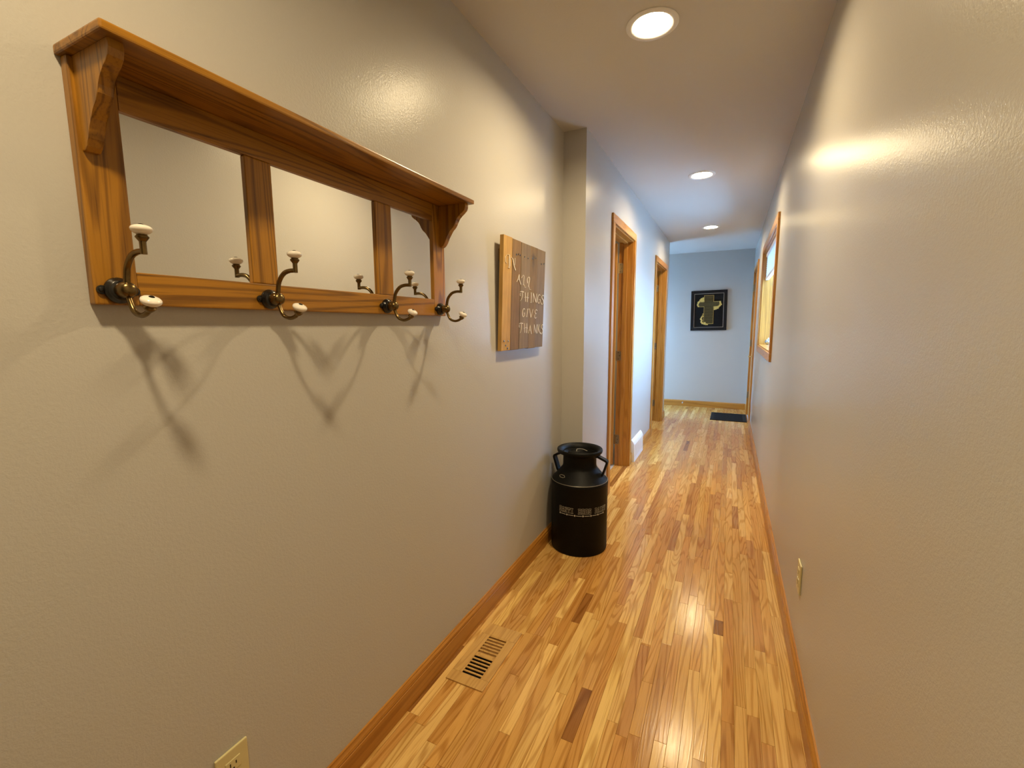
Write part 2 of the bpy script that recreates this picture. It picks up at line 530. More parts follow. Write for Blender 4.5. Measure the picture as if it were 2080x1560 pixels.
# ---------------------------------------------------------------- baseboards
def baseboard(name, p, q, nrm, label):
    """profile extruded from p to q along the wall, standing off along nrm"""
    prof = [(0, 0), (TB, 0), (TB, 0.070), (TB - 0.0025, 0.0725), (TB - 0.0005, 0.0765), (TB - 0.002, 0.085), (TB - 0.006, 0.090), (TB - 0.0075, 0.0925), (TB - 0.008, HB), (0, HB)]
    n = Vector(nrm)
    bm = prism(nb(), prof, lambda t: Vector(p) + n * t[0] + Vector((0, 0, t[1])), lambda t: Vector(q) + n * t[0] + Vector((0, 0, t[1])))
    ax = 'y' if abs(p[1] - q[1]) > abs(p[0] - q[0]) else 'x'
    return struct(obj(name, bm, TRIM[ax]), label)
CW, CT = 0.062, 0.016
baseboard('baseboard_left', (0, YB, 0), (0, YJ, 0), (1, 0, 0), 'oak baseboard below the coat rack')
baseboard('baseboard_jog', (TB, YJ, 0), (D + TB, YJ, 0), (0, -1, 0), 'short oak baseboard on the jog behind the milk can')
baseboard('baseboard_left_corner', (D, YJ - TB, 0), (D, D1[0] - CW, 0), (1, 0, 0), 'oak baseboard between the jog and the first doorway')
baseboard('baseboard_left_middle', (D, D1[1] + CW, 0), (D, D2[0] - CW, 0), (1, 0, 0), 'oak baseboard between the two doorways')
baseboard('baseboard_left_end', (D, D2[1] + CW, 0), (D, YE, 0), (1, 0, 0), 'short oak baseboard after the second doorway')
baseboard('baseboard_right', (W, YB, 0), (W, D3[0] - CW, 0), (-1, 0, 0), 'long oak baseboard of the right wall')
baseboard('baseboard_right_end', (W, D3[1] + CW, 0), (W, YF, 0), (-1, 0, 0), 'short oak baseboard beyond the entry door')
baseboard('baseboard_back', (-1.05, YF, 0), (W - TB, YF, 0), (0, -1, 0), 'oak baseboard of the end wall')

# ---------------------------------------------------------------- doors
def hinge(door, c, nx, mat, yface):
    """a leaf with rounded corners on the jamb face plus its knuckle"""
    h, w = 0.089, 0.036
    x, z = c
    pts = []
    for cx, cz, a0 in ((w-0.012, h/2-0.012, 0), (0.001, h/2-0.001, 90), (0.001, -h/2+0.001, 180), (w-0.012, -h/2+0.012, 270)):
        rr = 0.012 if cx > 0.01 else 0.001
        for k in range(4):
            a = math.radians(a0 + 30 * k)
            pts.append((cx + rr * math.cos(a), cz + rr * math.sin(a)))
    bm = nb()
    prism(bm, pts, lambda t: Vector((x + nx * t[0], yface - 0.0022, z + t[1])), lambda t: Vector((x + nx * t[0], yface + 0.0002, z + t[1])))
    tube(bm, [(x - nx * 0.004, yface - 0.006, z - h/2), (x - nx * 0.004, yface - 0.006, z + h/2)], 0.006, 8)
    o = obj('hinge', bm, mat, door, True)
    for dz, dx in ((0.03, 0.012), (0, 0.022), (-0.03, 0.012)):
        bm = lathe(nb(), [(0.0035, 0), (0.003, 0.001), (0, 0.0012)], 8, Matrix.Translation((x + nx * dx, yface - 0.0022, z + dz)) @ Matrix.Rotation(math.radians(90), 4, 'X'))
        obj('screw', bm, BLACKM, o)
    return o

def doorway(name, op, xw, label, depth, side, open_leaf=True):
    """oak casing, jambs and stops round an opening in the wall plane x = xw; side=+1 hall is at +x"""
    a, b, t = op
    door = thing(name, label, None, (xw, 0.5*(a+b), 0)); struct(door, label)
    xf = xw + side * CT
    def xr(u, v): return (min(u, v), max(u, v))
    X0, X1 = xr(xw, xf)
    for (y0, y1) in ((a - CW, a), (b, b + CW)):
        bm = nb()
        box(bm, (X0, y0 - 0.0, 0), (X1, y1, t + 0.0), 0.003)
        obj('casing', bm, TRIM['z'], door)
    obj('casing', box(nb(), (X0, a - CW, t), (X1, b + CW, t + CW), 0.003), TRIM['y'], door)
    J = 0.012
    X0, X1 = xr(xw + side * 0.002, xw - side * depth)
    obj('jamb', box(nb(), (X0, a - 0.002, 0), (X1, a + J, t)), TRIM['z'], door)
    obj('jamb', box(nb(), (X0, b - J, 0), (X1, b + 0.002, t)), TRIM['z'], door)
    obj('jamb', box(nb(), (X0, a + J, t - J), (X1, b - J, t + 0.002)), TRIM['y'], door)
    X0, X1 = xr(xw - side * (depth - 0.075), xw - side * (depth - 0.040))
    if not open_leaf: X0, X1 = xr(xw - side * 0.055, xw - side * 0.09)
    S = 0.011
    obj('door_stop', box(nb(), (X0, a + J, 0), (X1, a + J + S, t - J), 0.002), TRIM['z'], door)
    obj('door_stop', box(nb(), (X0, b - J - S, 0), (X1, b - J, t - J), 0.002), TRIM['z'], door)
    obj('door_stop', box(nb(), (X0, a + J + S, t - J - S), (X1, b - J - S, t - J), 0.002), TRIM['y'], door)
    return door

def open_leaf(door, op, hm):
    a, b, t = op
    J = 0.012
    yj = b - J
    x1 = D - TW - 0.012
    wd = (b - a) - 2 * J - 0.006
    y0, y1 = yj - 0.041, yj - 0.006
    leaf = obj('door_leaf', box(nb(), (x1 - wd, y0, 0.012), (x1, y1, t - J - 0.006), 0.002), TRIM['z'], door)
    # raised panels on the face towards the opening
    for (z0, z1) in ((0.22, 0.92), (1.06, 1.86)):
        for k in range(2):
            xa = x1 - wd + 0.11 + k * (wd - 0.33 + 0.11) / 2 * 1.0
            obj('panel', box(nb(), (xa, y0 - 0.004, z0), (xa + (wd - 0.33) / 2, y0 + 0.002, z1), 0.003), TRIM['z'], leaf)
    kb = lathe(nb(), [(0.028, 0), (0.028, 0.006), (0.012, 0.010), (0.011, 0.03), (0.024, 0.042), (0.027, 0.055), (0.02, 0.066), (0, 0.069)], 16,
               Matrix.Translation((x1 - wd + 0.065, y0, 0.95)) @ Matrix.Rotation(math.radians(90), 4, 'X'))
    obj('door_knob', kb, BRASSH, leaf, True)
    for z in hm:
        hinge(door, (D - TW + 0.001, z), 1, BRONZE if z < 1.5 else BRASSH, yj)

d1 = doorway('door_1', D1, D, 'oak-framed open doorway just beyond the milk can', TW, 1)
open_leaf(d1, D1, (0.25, 1.033, 1.815))
d2 = doorway('door_2', D2, D, 'oak-framed open doorway nearest the end wall', TW, 1)
open_leaf(d2, D2, (0.25, 1.03, 1.80))
d3 = doorway('door_3', D3, W, 'closed oak entry door beside the rubber mat', TR, -1, False)
leaf = obj('door_leaf', box(nb(), (W + 0.008, D3[0] + 0.015, 0.012), (W + 0.052, D3[1] - 0.015, D3[2] - 0.015), 0.002), TRIM['z'], d3)
for (z0, z1) in ((0.2, 0.9), (1.05, 1.9)):
    for (y0, y1) in ((D3[0] + 0.12, D3[0] + 0.42), (D3[0] + 0.50, D3[0] + 0.80)):
        obj('panel', box(nb(), (W + 0.003, y0, z0), (W + 0.010, y1, z1), 0.003), TRIM['z'], leaf)
hy = D3[0] + 0.075
lv = nb()
tube(lv, [(W + 0.006, hy, 0.905), (W - 0.05, hy, 0.905)], 0.009, 10)
tube(lv, [(W - 0.048, hy - 0.008, 0.905), (W - 0.052, hy + 0.05, 0.906), (W - 0.047, hy + 0.105, 0.903)], [0.009, 0.008, 0.006], 10)
o = obj('lever_handle', lv, BRASSH, leaf, True)
obj('handle_rose', lathe(nb(), [(0.031, 0), (0.030, 0.006), (0.018, 0.010), (0, 0.010)], 20, Matrix.Translation((W + 0.008, hy, 0.905)) @ Matrix.Rotation(math.radians(-90), 4, 'Y')), BRASSH, o, True)
obj('deadbolt', lathe(nb(), [(0.026, 0), (0.025, 0.010), (0.018, 0.014), (0, 0.014)], 20, Matrix.Translation((W + 0.008, hy, 1.045)) @ Matrix.Rotation(math.radians(-90), 4, 'Y')), BRASSH, leaf, True)
for z in (0.30, 1.05, 1.83):
    bm = nb()
    box(bm, (W - 0.004, D3[1] - 0.020, z - 0.045), (W + 0.010, D3[1] - 0.009, z + 0.045))
    tube(bm, [(W - 0.010, D3[1] - 0.012, z - 0.047), (W - 0.010, D3[1] - 0.012, z + 0.047)], 0.008, 10)
    obj('hinge', bm, BRONZE, d3, True)
sbox('wall_right_outer', (W + TR, D3[0] - 0.1, 0), (W + TR + 0.03, D3[1] + 0.1, D3[2] + 0.1), MW, 'storm panel behind the entry door')

# ---------------------------------------------------------------- window
win = struct(thing('window_1', None, None, (W, 0.5*(WY0+WY1), WZ0)), 'oak-cased window in the right wall with a white shade')
X0, X1 = W - CT, W
for (y0, y1) in ((WY0 - CW, WY0), (WY1, WY1 + CW)):
    obj('casing', box(nb(), (X0, y0, WZ0), (X1, y1, WZ1), 0.003), TRIM['z'], win)
obj('casing', box(nb(), (X0, WY0 - CW, WZ1), (X1, WY1 + CW, WZ1 + CW), 0.003), TRIM['y'], win)
obj('casing', box(nb(), (X0, WY0 - CW, WZ0 - CW), (X1, WY1 + CW, WZ0), 0.003), TRIM['y'], win)
XG = W + 0.118
obj('jamb', box(nb(), (W - 0.002, WY0 - 0.002, WZ0), (XG, WY0 + 0.010, WZ1)), TRIM['z'], win)
obj('jamb', box(nb(), (W - 0.002, WY1 - 0.010, WZ0), (XG, WY1 + 0.002, WZ1)), TRIM['z'], win)
obj('jamb', box(nb(), (W - 0.002, WY0, WZ1 - 0.010), (XG, WY1, WZ1 + 0.002)), TRIM['y'], win)
obj('sill', box(nb(), (W - 0.002, WY0, WZ0 - 0.002), (XG, WY1, WZ0 + 0.010)), TRIM['y'], win)
ym = 0.5 * (WY0 + WY1)
for (ya, yb) in ((WY0 + 0.01, ym + 0.02), (ym - 0.02, WY1 - 0.01)):
    s = 0.035
    xo = XG if ya < ym - 0.1 else XG + 0.016
    bm = nb()
    box(bm, (xo, ya, WZ0), (xo + 0.016, ya + s, WZ1)); box(bm, (xo, yb - s, WZ0), (xo + 0.016, yb, WZ1))
    box(bm, (xo, ya + s, WZ0), (xo + 0.016, yb - s, WZ0 + s)); box(bm, (xo, ya + s, WZ1 - s), (xo + 0.016, yb - s, WZ1))
    sash = obj('sash', bm, WHITEM, win)
    obj('pane', box(nb(), (xo + 0.006, ya + s - 0.003, WZ0 + s - 0.003), (xo + 0.010, yb - s + 0.003, WZ1 - s + 0.003)), GLASS, sash)

shade = thing('window_shade', 'half-raised white cellular shade at the top of the oak window', 'shade', (W + 0.035, ym, 1.765))
SX = W + 0.036
obj('headrail', box(nb(), (SX - 0.020, WY0 + 0.012, WZ1 - 0.042), (SX + 0.020, WY1 - 0.012, WZ1 - 0.011), 0.003), WHITEM, shade)
obj('bottom_rail', box(nb(), (SX - 0.015, WY0 + 0.014, 1.765), (SX + 0.015, WY1 - 0.014, 1.790), 0.003), WHITEM, shade)
bm = nb()
zt, zb_, nf = WZ1 - 0.042, 1.790, 11
prev = None
for k in range(2 * nf + 1):
    z = zb_ + (zt - zb_) * k / (2 * nf)
    xx = SX - (0.013 if k % 2 else 0.004)
    xb = SX + (0.013 if k % 2 else 0.004)
    r = [bm.verts.new((xx, WY0 + 0.014, z)), bm.verts.new((xx, WY1 - 0.014, z)), bm.verts.new((xb, WY1 - 0.014, z)), bm.verts.new((xb, WY0 + 0.014, z))]
    if prev:
        for i in range(4):
            j = (i + 1) % 4
            bm.faces.new((prev[i], prev[j], r[j], r[i]))
    prev = r
obj('cell_fabric', bm, FABRIC, shade)
ball = thing('glass_ball', 'small silvery ball ornament on the window sill', 'ornament', (W + 0.074, 5.30, WZ0 + 0.010))
prof = [(0, 0.0)] + [(0.031 * math.sin(math.pi * k / 14), 0.031 - 0.031 * math.cos(math.pi * k / 14)) for k in range(1, 14)] + [(0, 0.062)]
obj('globe', lathe(nb(), prof, 24, Matrix.Translation((W + 0.074, 5.30, WZ0 + 0.0105))), CHROME, ball, True)
obj('cap', lathe(nb(), [(0.008, 0), (0.008, 0.008), (0.004, 0.011), (0, 0.011)], 12, Matrix.Translation((W + 0.074, 5.30, WZ0 + 0.071))), BARE, ball, True)

# ---------------------------------------------------------------- downlights
def downlight(x, y, label):
    t = thing('downlight', label, 'light', (x, y, H), 'recessed hallway downlights')
    M = Matrix.Translation((x, y, H))
    obj('trim_ring', lathe(nb(), [(CAN_R + 0.002, 0.004), (0.097, 0.0), (0.097, -0.003), (0.093, -0.006), (0.079, -0.007), (0.0725, -0.004), (0.0715, 0.002)], 48, M), WHITEM, t, True)
    obj('baffle', lathe(nb(), [(0.0715, -0.003), (0.070, 0.015), (0.067, 0.048), (0.0655, 0.060), (0.074, 0.060), (0.075, 0.11), (0, 0.11)], 40, M), WHITEM, t, True)
    obj('lens', lathe(nb(), [(0.0695, 0.022), (0.066, 0.018), (0.050, 0.0135), (0.025, 0.011), (0, 0.0105)], 32, M), LENS, t, True)
labs = ['recessed downlight above the coat rack, out of the frame overhead', 'largest recessed downlight, nearest in view on the hallway ceiling', 'middle recessed downlight of the three on the hallway ceiling', 'smallest recessed downlight, farthest along the hallway ceiling near the picture']
for (x, y), lb in zip(LAMPS, labs): downlight(x, y, lb)
downlight(*ROOM_LAMP, 'recessed downlight in the side room behind the first doorway')

# ---------------------------------------------------------------- coat rack with mirrors
RY0, RY1, RZ0, RZ1, RX = 0.367, 1.362, 1.340, 1.7125, 0.020
rack = thing('coat_rack', 'honey oak wall coat rack with shelf, three mirrors and four hooks', 'coat rack', (0.0, 0.5*(RY0+RY1), RZ0))
stile = [(RY0, 0.428), (1.295, RY1)]
mull = [(0.640, 0.700), (1.021, 1.0875)]
ZL, ZT = 1.3965, 1.6565
for a, b in stile: obj('stile', box(nb(), (0.0005, a, RZ0), (RX, b, RZ1), 0.0025), OAK['z'], rack)
for a, b in mull: obj('mullion', box(nb(), (0.0005, a, ZL), (RX - 0.0004, b, ZT), 0.0025), OAK['z'], rack)
obj('rail', box(nb(), (0.0005, 0.428, RZ0), (RX, 1.295, ZL), 0.0025), OAK['y'], rack)
obj('rail', box(nb(), (0.0005, 0.428, ZT), (RX, 1.295, RZ1), 0.0025), OAK['y'], rack)
for a, b in ((0.428, 0.640), (0.700, 1.021), (1.0875, 1.295)):
    obj('mirror', box(nb(), (0.006, a - 0.004, ZL - 0.004), (0.0125, b + 0.004, ZT + 0.004)), MIRROR, rack)
obj('shelf_board', box(nb(), (0.0005, 0.360, RZ1), (0.140, 1.371, RZ1 + 0.0135), 0.003), OAK['y'], rack)
prof = [(RX - 0.001, RZ1), (0.1245, RZ1), (0.1255, 1.700), (0.122, 1.690), (0.113, 1.682), (0.101, 1.676), (0.092, 1.668), (0.086, 1.659), (0.083, 1.648), (0.076, 1.638), (0.064, 1.628), (0.055, 1.618), (0.048, 1.605), (0.042, 1.592), (0.035, 1.581), (0.027, 1.5755), (RX - 0.001, 1.5755)]
for yc in (0.384, 1.345):
    obj('bracket', prism(nb(), prof, lambda t: Vector((t[0], yc - 0.010, t[1])), lambda t: Vector((t[0], yc + 0.010, t[1])), 0.0015), OAK['z'], rack)
    # little scalloped cheek at the wall side of each bracket

# one hook with its sub-parts, then three copies
def spline(pts, n=6):
    P = [Vector(p) for p in pts]
    out = []
    for i in range(len(P) - 1):
        p0, p1, p2, p3 = P[max(i-1, 0)], P[i], P[i+1], P[min(i+2, len(P)-1)]
        for k in range(n):
            t = k / n
            out.append(0.5 * ((2*p1) + (-p0+p2)*t + (2*p0-5*p1+4*p2-p3)*t*t + (-p0+3*p1-3*p2+p3)*t**3))
    out.append(P[-1])
    return out
HZ = 1.3635
def hook_parts(yc):
    X = RX
    B = (X, yc, HZ)
    R90 = Matrix.Rotation(math.radians(90), 4, 'Y')      # lathe axis z -> x
    bm = nb()
    lathe(bm, [(0, 0), (0.0205, 0), (0.0215, 0.003), (0.0205, 0.007), (0.0175, 0.010), (0.0165, 0.013), (0.0135, 0.015), (0, 0.015)], 28, Matrix.Translation(B) @ R90)
    for s in (-1, 1):                                    # ears with screw holes
        pts = [(math.cos(a) * 0.0075 + s * 0.0225, math.sin(a) * 0.0075) for a in [2*math.pi*k/14 for k in range(14)]]
        prism(bm, pts, lambda t: Vector((X, yc + t[0], HZ + t[1])), lambda t: Vector((X + 0.004, yc + t[0], HZ + t[1])), 0.001)
        box(bm, (X, yc + min(s*0.010, s*0.024), HZ - 0.005), (X + 0.0035, yc + max(s*0.010, s*0.024), HZ + 0.005))
    plate = obj('hook', bm, BLACKM, rack, True, origin=B)
    for s in (-1, 1):
        obj('screw', lathe(nb(), [(0.0042, 0), (0.0038, 0.0015), (0.002, 0.0025), (0, 0.0027)], 12, Matrix.Translation((X + 0.004, yc + s*0.0235, HZ)) @ R90), BLACKM, plate, True, origin=B)
    bm = nb()
    lathe(bm, [(0, 0.012), (0.0115, 0.012), (0.0128, 0.015), (0.0136, 0.021), (0.0136, 0.030), (0.0118, 0.036), (0.008, 0.0395), (0.003, 0.041), (0, 0.041)], 20, Matrix.Translation(B) @ R90)
    obj('boss', bm, BRASS, plate, True, origin=B)
    up_ = spline([(0.0485, yc, HZ + 0.004), (0.0500, yc, 1.376), (0.0560, yc, 1.399), (0.0715, yc, 1.4155), (0.090, yc, 1.4208), (0.1085, yc, 1.4205)], 5)
    bm = nb()
    tube(bm, up_, [0.0048] * (len(up_) - 6) + [0.0046] * 6, 12)
    tube(bm, [(0.1093, yc, 1.4160), (0.1093, yc, 1.4370)], 0.0047, 12)
    obj('prong', bm, BRASS, plate, True, origin=B)
    lo_ = spline([(0.0490, yc, HZ - 0.004), (0.0525, yc, 1.347), (0.0635, yc, 1.3282), (0.0820, yc, 1.3215), (0.0985, yc, 1.3243), (0.1080, yc, 1.3300)], 5)
    obj('prong', tube(nb(), lo_, 0.0043, 12), BRASS, plate, True, origin=B)
    def knob(c, ax):
        q = Vector((0, 0, 1)).rotation_difference(Vector(ax).normalized()).to_matrix().to_4x4()
        M = Matrix.Translation(c) @ q
        obj('collar', lathe(nb(), [(0.0050, -0.004), (0.0072, -0.001), (0.0092, 0.002), (0.0092, 0.003), (0.0070, 0.0055), (0.0070, 0.0085)], 18, M), BRASS, plate, True, origin=B)
        kn = lathe(nb(), [(0.0065, 0.0065), (0.0105, 0.0085), (0.0138, 0.0115), (0.0148, 0.0145), (0.0140, 0.0172), (0.0110, 0.0195), (0.0070, 0.0208), (0.0040, 0.0212), (0, 0.0212)], 28, M)
        obj('knob', kn, PORC, plate, True, origin=B)
        obj('knob_screw', lathe(nb(), [(0.0042, 0.0208), (0.0042, 0.0216), (0.0026, 0.0226), (0, 0.0228)], 14, M), BLACKM, plate, True, origin=B)
    knob((0.1093, yc, 1.4395), (0.0, 0, 1))
    knob((0.1090, yc, 1.3310), (0.45, 0, 0.89))
    return plate
h0 = hook_parts(0.399)
for yc in (0.673, 1.0516, 1.324):
    h = h0.copy(); COL.objects.link(h); h.parent = rack
    h.location = h0.location + Vector((0, yc - 0.399, 0))
    for c in h0.children:
        k = c.copy(); COL.objects.link(k); k.parent = h

# ---------------------------------------------------------------- pallet-wood sign
SY0, SY1, SZ0, SZ1 = 1.7835, 2.2755, 1.1925, 1.6955
sx = lambda z: 0.026 + 0.018 * (z - 1.195) / 0.505
sign = thing('wooden_sign', 'rustic pallet-wood sign with white lettering above the milk can', 'sign', (0, 0.5*(SY0+SY1), SZ0))
edges = [SY0, 1.8725, 1.967, 2.0765, 2.1675, SY1]
PM = [pallet('pallet_pale', (0.60, 0.36, 0.105, 1), (0.46, 0.26, 0.065, 1)), pallet('pallet_brown', (0.235, 0.135, 0.042, 1), (0.15, 0.080, 0.022, 1)),
      pallet('pallet_grey', (0.235, 0.160, 0.078, 1), (0.155, 0.102, 0.048, 1)), pallet('pallet_stained', (0.235, 0.140, 0.040, 1), (0.13, 0.078, 0.022, 1), True),
      pallet('pallet_dull', (0.215, 0.145, 0.066, 1), (0.145, 0.094, 0.040, 1))]
for i in range(5):
    a, b = edges[i] + 0.0008, edges[i+1] - 0.0008
    dz0, dz1 = random.uniform(-0.003, 0.003), random.uniform(-0.003, 0.002)
    dx = random.uniform(-0.0012, 0.0012)
    th = 0.019
    bm = nb()
    box(bm, (-th, a, SZ0 + dz0), (0, b, SZ1 + dz1), 0.0015)
    for v in bm.verts: v.co.x += sx(v.co.z) + dx
    obj('board', bm, PM[i], sign)
for z, t in ((1.27, 0.007), (1.62, 0.019)):
    bm = box(nb(), (0.0006, SY0 + 0.03, z - 0.025), (sx(z) - 0.0195, SY1 - 0.03, z + 0.025))
    obj('batten', bm, PM[1], sign)
def nail(y, z, r=0.0035):
    bm = lathe(nb(), [(r, 0), (r * 0.8, 0.0012), (0, 0.0014)], 10, Matrix.Translation((sx(z) + 0.0011, y, z)) @ Matrix.Rotation(math.radians(90), 4, 'Y'))
    obj('nail', bm, BLACKM, sign)
for y, z in ((1.913, 1.630), (1.9345, 1.634), (1.953, 1.632), (2.002, 1.631), (2.044, 1.630), (2.0975, 1.637), (2.142, 1.643), (2.215, 1.623), (2.2515, 1.628), (1.806, 1.237), (1.848, 1.2355), (1.824, 1.217), (1.844, 1.203)):
    nail(y, z, 0.0045)
def stroke(bm, pts, pw=1.0, n=4):
    """calligraphic pen stroke lying on the sign face; pts are (y, z)"""
    P = spline([(0, p[0], p[1]) for p in pts], n) if len(pts) > 2 else [Vector((0, p[0], p[1])) for p in pts]
    py, pz = 0.0026 * pw, 0.0012 * pw
    prev = None
    for p in P:
        q = []
        for dx, s in ((0.0021, -1), (0.0021, 1), (0.0006, 1), (0.0006, -1)):
            y, z = p.y + s * py, p.z + s * pz
            q.append(bm.verts.new((sx(z) + dx, y, z)))
        if prev:
            for i in range(4):
                j = (i + 1) % 4
                bm.faces.new((prev[i], prev[j], q[j], q[i]))
        else: bm.faces.new(q)
        prev = q
    bm.faces.new(prev[::-1])
def letter(ch, strokes):
    bm = nb()
    for s in strokes:
        w = 1.0
        if isinstance(s[0], (int, float)): w, s = s[0], s[1:]
        stroke(bm, s, w)
    o = obj('letter', bm, LETTER, sign)
    o['label'] = 'white painted letter ' + ch
letter('I', [(1.2, (1.838, 1.616), (1.8385, 1.59), (1.8385, 1.563)), (0.5, (1.846, 1.6155), (1.83, 1.6185), (1.815, 1.615), (1.802, 1.605), (1.8, 1.592), (1.806, 1.582), (1.818, 1.580)), (0.8, (1.830, 1.563), (1.845, 1.562))])
letter('N', [(0.5, (1.846, 1.605), (1.848, 1.585), (1.850, 1.570)), (0.5, (1.846, 1.607), (1.862, 1.610), (1.872, 1.604)), (1.1, (1.8735, 1.606), (1.882, 1.590), (1.890, 1.574), (1.906, 1.558)), (0.6, (1.898, 1.612), (1.896, 1.598), (1.897, 1.580))])
letter('A', [(1.0, (1.946, 1.543), (1.950, 1.522), (1.968, 1.499)), (0.7, (1.943, 1.538), (1.934, 1.520), (1.923, 1.508)), (0.5, (1.931, 1.520), (1.952, 1.520))])
letter('L', [(0.7, (1.976, 1.530), (1.984, 1.541), (1.996, 1.545), (2.003, 1.537), (2.000, 1.518), (2.0, 1.500)), (0.6, (1.994, 1.501), (2.008, 1.499), (2.020, 1.489), (2.034, 1.493))])
letter('L', [(1.0, (2.046, 1.512), (2.041, 1.528), (2.052, 1.541), (2.066, 1.541), (2.070, 1.530), (2.063, 1.512), (2.060, 1.496)), (0.6, (2.056, 1.500), (2.066, 1.494), (2.078, 1.483), (2.091, 1.484))])
letter('T', [(1.3, (1.964, 1.466), (1.985, 1.468), (2.005, 1.466)), (0.8, (1.986, 1.464), (1.990, 1.448), (1.982, 1.432), (1.967, 1.423)), (0.5, (1.965, 1.460), (1.963, 1.450), (1.970, 1.446))])
letter('H', [(1.0, (2.022, 1.466), (2.025, 1.445), (2.028, 1.422)), (1.0, (2.053, 1.467), (2.051, 1.445), (2.049, 1.421)), (0.6, (2.013, 1.441), (2.035, 1.444), (2.066, 1.442))])
letter('I', [(0.9, (2.095, 1.469), (2.096, 1.445), (2.096, 1.421)), (0.6, (2.086, 1.468), (2.105, 1.470)), (0.6, (2.087, 1.421), (2.104, 1.422))])
letter('N', [(0.6, (2.121, 1.467), (2.122, 1.445), (2.123, 1.424)), (1.0, (2.121, 1.469), (2.140, 1.447), (2.163, 1.423)), (0.6, (2.166, 1.469), (2.165, 1.447), (2.164, 1.425))])
letter('G', [(0.9, (2.212, 1.462), (2.199, 1.467), (2.186, 1.457), (2.180, 1.441), (2.186, 1.426), (2.202, 1.421), (2.214, 1.428), (2.215, 1.441)), (0.8, (2.200, 1.441), (2.220, 1.441))])
letter('S', [(1.0, (2.262, 1.462), (2.250, 1.467), (2.238, 1.460), (2.240, 1.449), (2.256, 1.442), (2.263, 1.431), (2.253, 1.420), (2.239, 1.418), (2.230, 1.426))])
letter('G', [(0.9, (2.021, 1.384), (2.010, 1.389), (2.000, 1.380), (1.996, 1.367), (2.002, 1.352), (2.014, 1.349), (2.022, 1.358), (2.020, 1.367)), (0.7, (2.010, 1.367), (2.027, 1.368))])
letter('I', [(0.9, (2.058, 1.388), (2.054, 1.370), (2.048, 1.350)), (0.5, (2.050, 1.387), (2.067, 1.389)), (0.5, (2.041, 1.350), (2.056, 1.350))])
letter('V', [(0.9, (2.080, 1.389), (2.088, 1.370), (2.100, 1.347)), (0.5, (2.124, 1.389), (2.114, 1.370), (2.101, 1.347)), (0.5, (2.073, 1.386), (2.082, 1.391))])
letter('E', [(0.9, (2.180, 1.383), (2.164, 1.388), (2.152, 1.381), (2.156, 1.370), (2.170, 1.367)), (0.9, (2.166, 1.367), (2.151, 1.361), (2.150, 1.350), (2.163, 1.344), (2.180, 1.350))])
letter('T', [(1.3, (1.965, 1.316), (1.985, 1.318), (2.006, 1.316)), (0.8, (1.987, 1.314), (1.990, 1.298), (1.986, 1.282), (1.975, 1.271)), (0.5, (1.965, 1.311), (1.963, 1.302), (1.970, 1.298))])
letter('H', [(0.9, (2.024, 1.317), (2.027, 1.295), (2.030, 1.271)), (1.1, (2.051, 1.317), (2.053, 1.295), (2.053, 1.270)), (0.6, (2.018, 1.293), (2.040, 1.296), (2.064, 1.294))])
letter('A', [(1.0, (2.094, 1.308), (2.102, 1.287), (2.114, 1.264)), (0.6, (2.094, 1.306), (2.086, 1.287), (2.075, 1.268)), (0.5, (2.080, 1.283), (2.108, 1.283))])
letter('N', [(0.6, (2.145, 1.312), (2.146, 1.290), (2.147, 1.268)), (0.9, (2.145, 1.312), (2.160, 1.290), (2.178, 1.266)), (0.6, (2.180, 1.312), (2.179, 1.290), (2.178, 1.268))])
letter('K', [(0.9, (2.196, 1.312), (2.198, 1.290), (2.198, 1.266)), (0.6, (2.222, 1.312), (2.210, 1.297), (2.198, 1.289)), (0.8, (2.204, 1.292), (2.216, 1.278), (2.232, 1.263))])
letter('S', [(0.9, (2.268, 1.307), (2.257, 1.312), (2.246, 1.305), (2.248, 1.294), (2.262, 1.287), (2.268, 1.276), (2.259, 1.264), (2.246, 1.262), (2.238, 1.270))])

# ---------------------------------------------------------------- milk can
KX, KY = 0.1835, 2.4751
can = thing('milk_can', 'black painted steel milk can with dairy lettering in the jog corner', 'milk can', (KX, KY, 0))
CM = Matrix.Translation((KX, KY, 0))
RB = 0.1640
body = lathe(nb(), [(0, 0.001), (0.150, 0.001), (0.158, 0.000), (0.1625, 0.003), (RB, 0.010), (RB, 0.386), (0.1655, 0.392), (0.1665, 0.400), (0.1660, 0.409), (0.1630, 0.4145), (0.1570, 0.4185), (0.151, 0.425), (0.141, 0.436), (0.118, 0.464), (0.106, 0.478), (0.0995, 0.488), (0.0968, 0.500), (0.0965, 0.525), (0.0965, 0.553), (0.1000, 0.560), (0.112, 0.5655), (0.126, 0.5705), (0.1305, 0.576), (0.1325, 0.584), (0.1315, 0.591), (0.128, 0.5945), (0.121, 0.5935), (0.112, 0.588), (0.103, 0.578), (0.0985, 0.566), (0.0955, 0.540), (0.093, 0.535)], 64, CM)
obj('body', body, BLACK, can, True)
lid = obj('lid', lathe(nb(), [(0.099, 0.5665), (0.096, 0.5655), (0.090, 0.552), (0.082, 0.545), (0, 0.543)], 48, CM), BLACK, can, True)
va = math.atan2(-KY, 0.9416 - KX)                       # bearing from the can towards the viewer
hd = lambda a, r, z: Vector((KX + r * math.cos(a), KY + r * math.sin(a), z))
bm = nb()
a0 = va + math.radians(60)
box(bm, (-0.075, -0.011, 0.556), (0.075, 0.011, 0.5605), 0.001)
for s in (-1, 1): box(bm, (s*0.070 - 0.006, -0.011, 0.545), (s*0.070 + 0.006, 0.011, 0.557), 0.001)
bmesh.ops.transform(bm, matrix=CM @ Matrix.Rotation(a0, 4, 'Z'), verts=bm.verts)
obj('lid_handle', bm, BLACK, lid)
bm = nb()
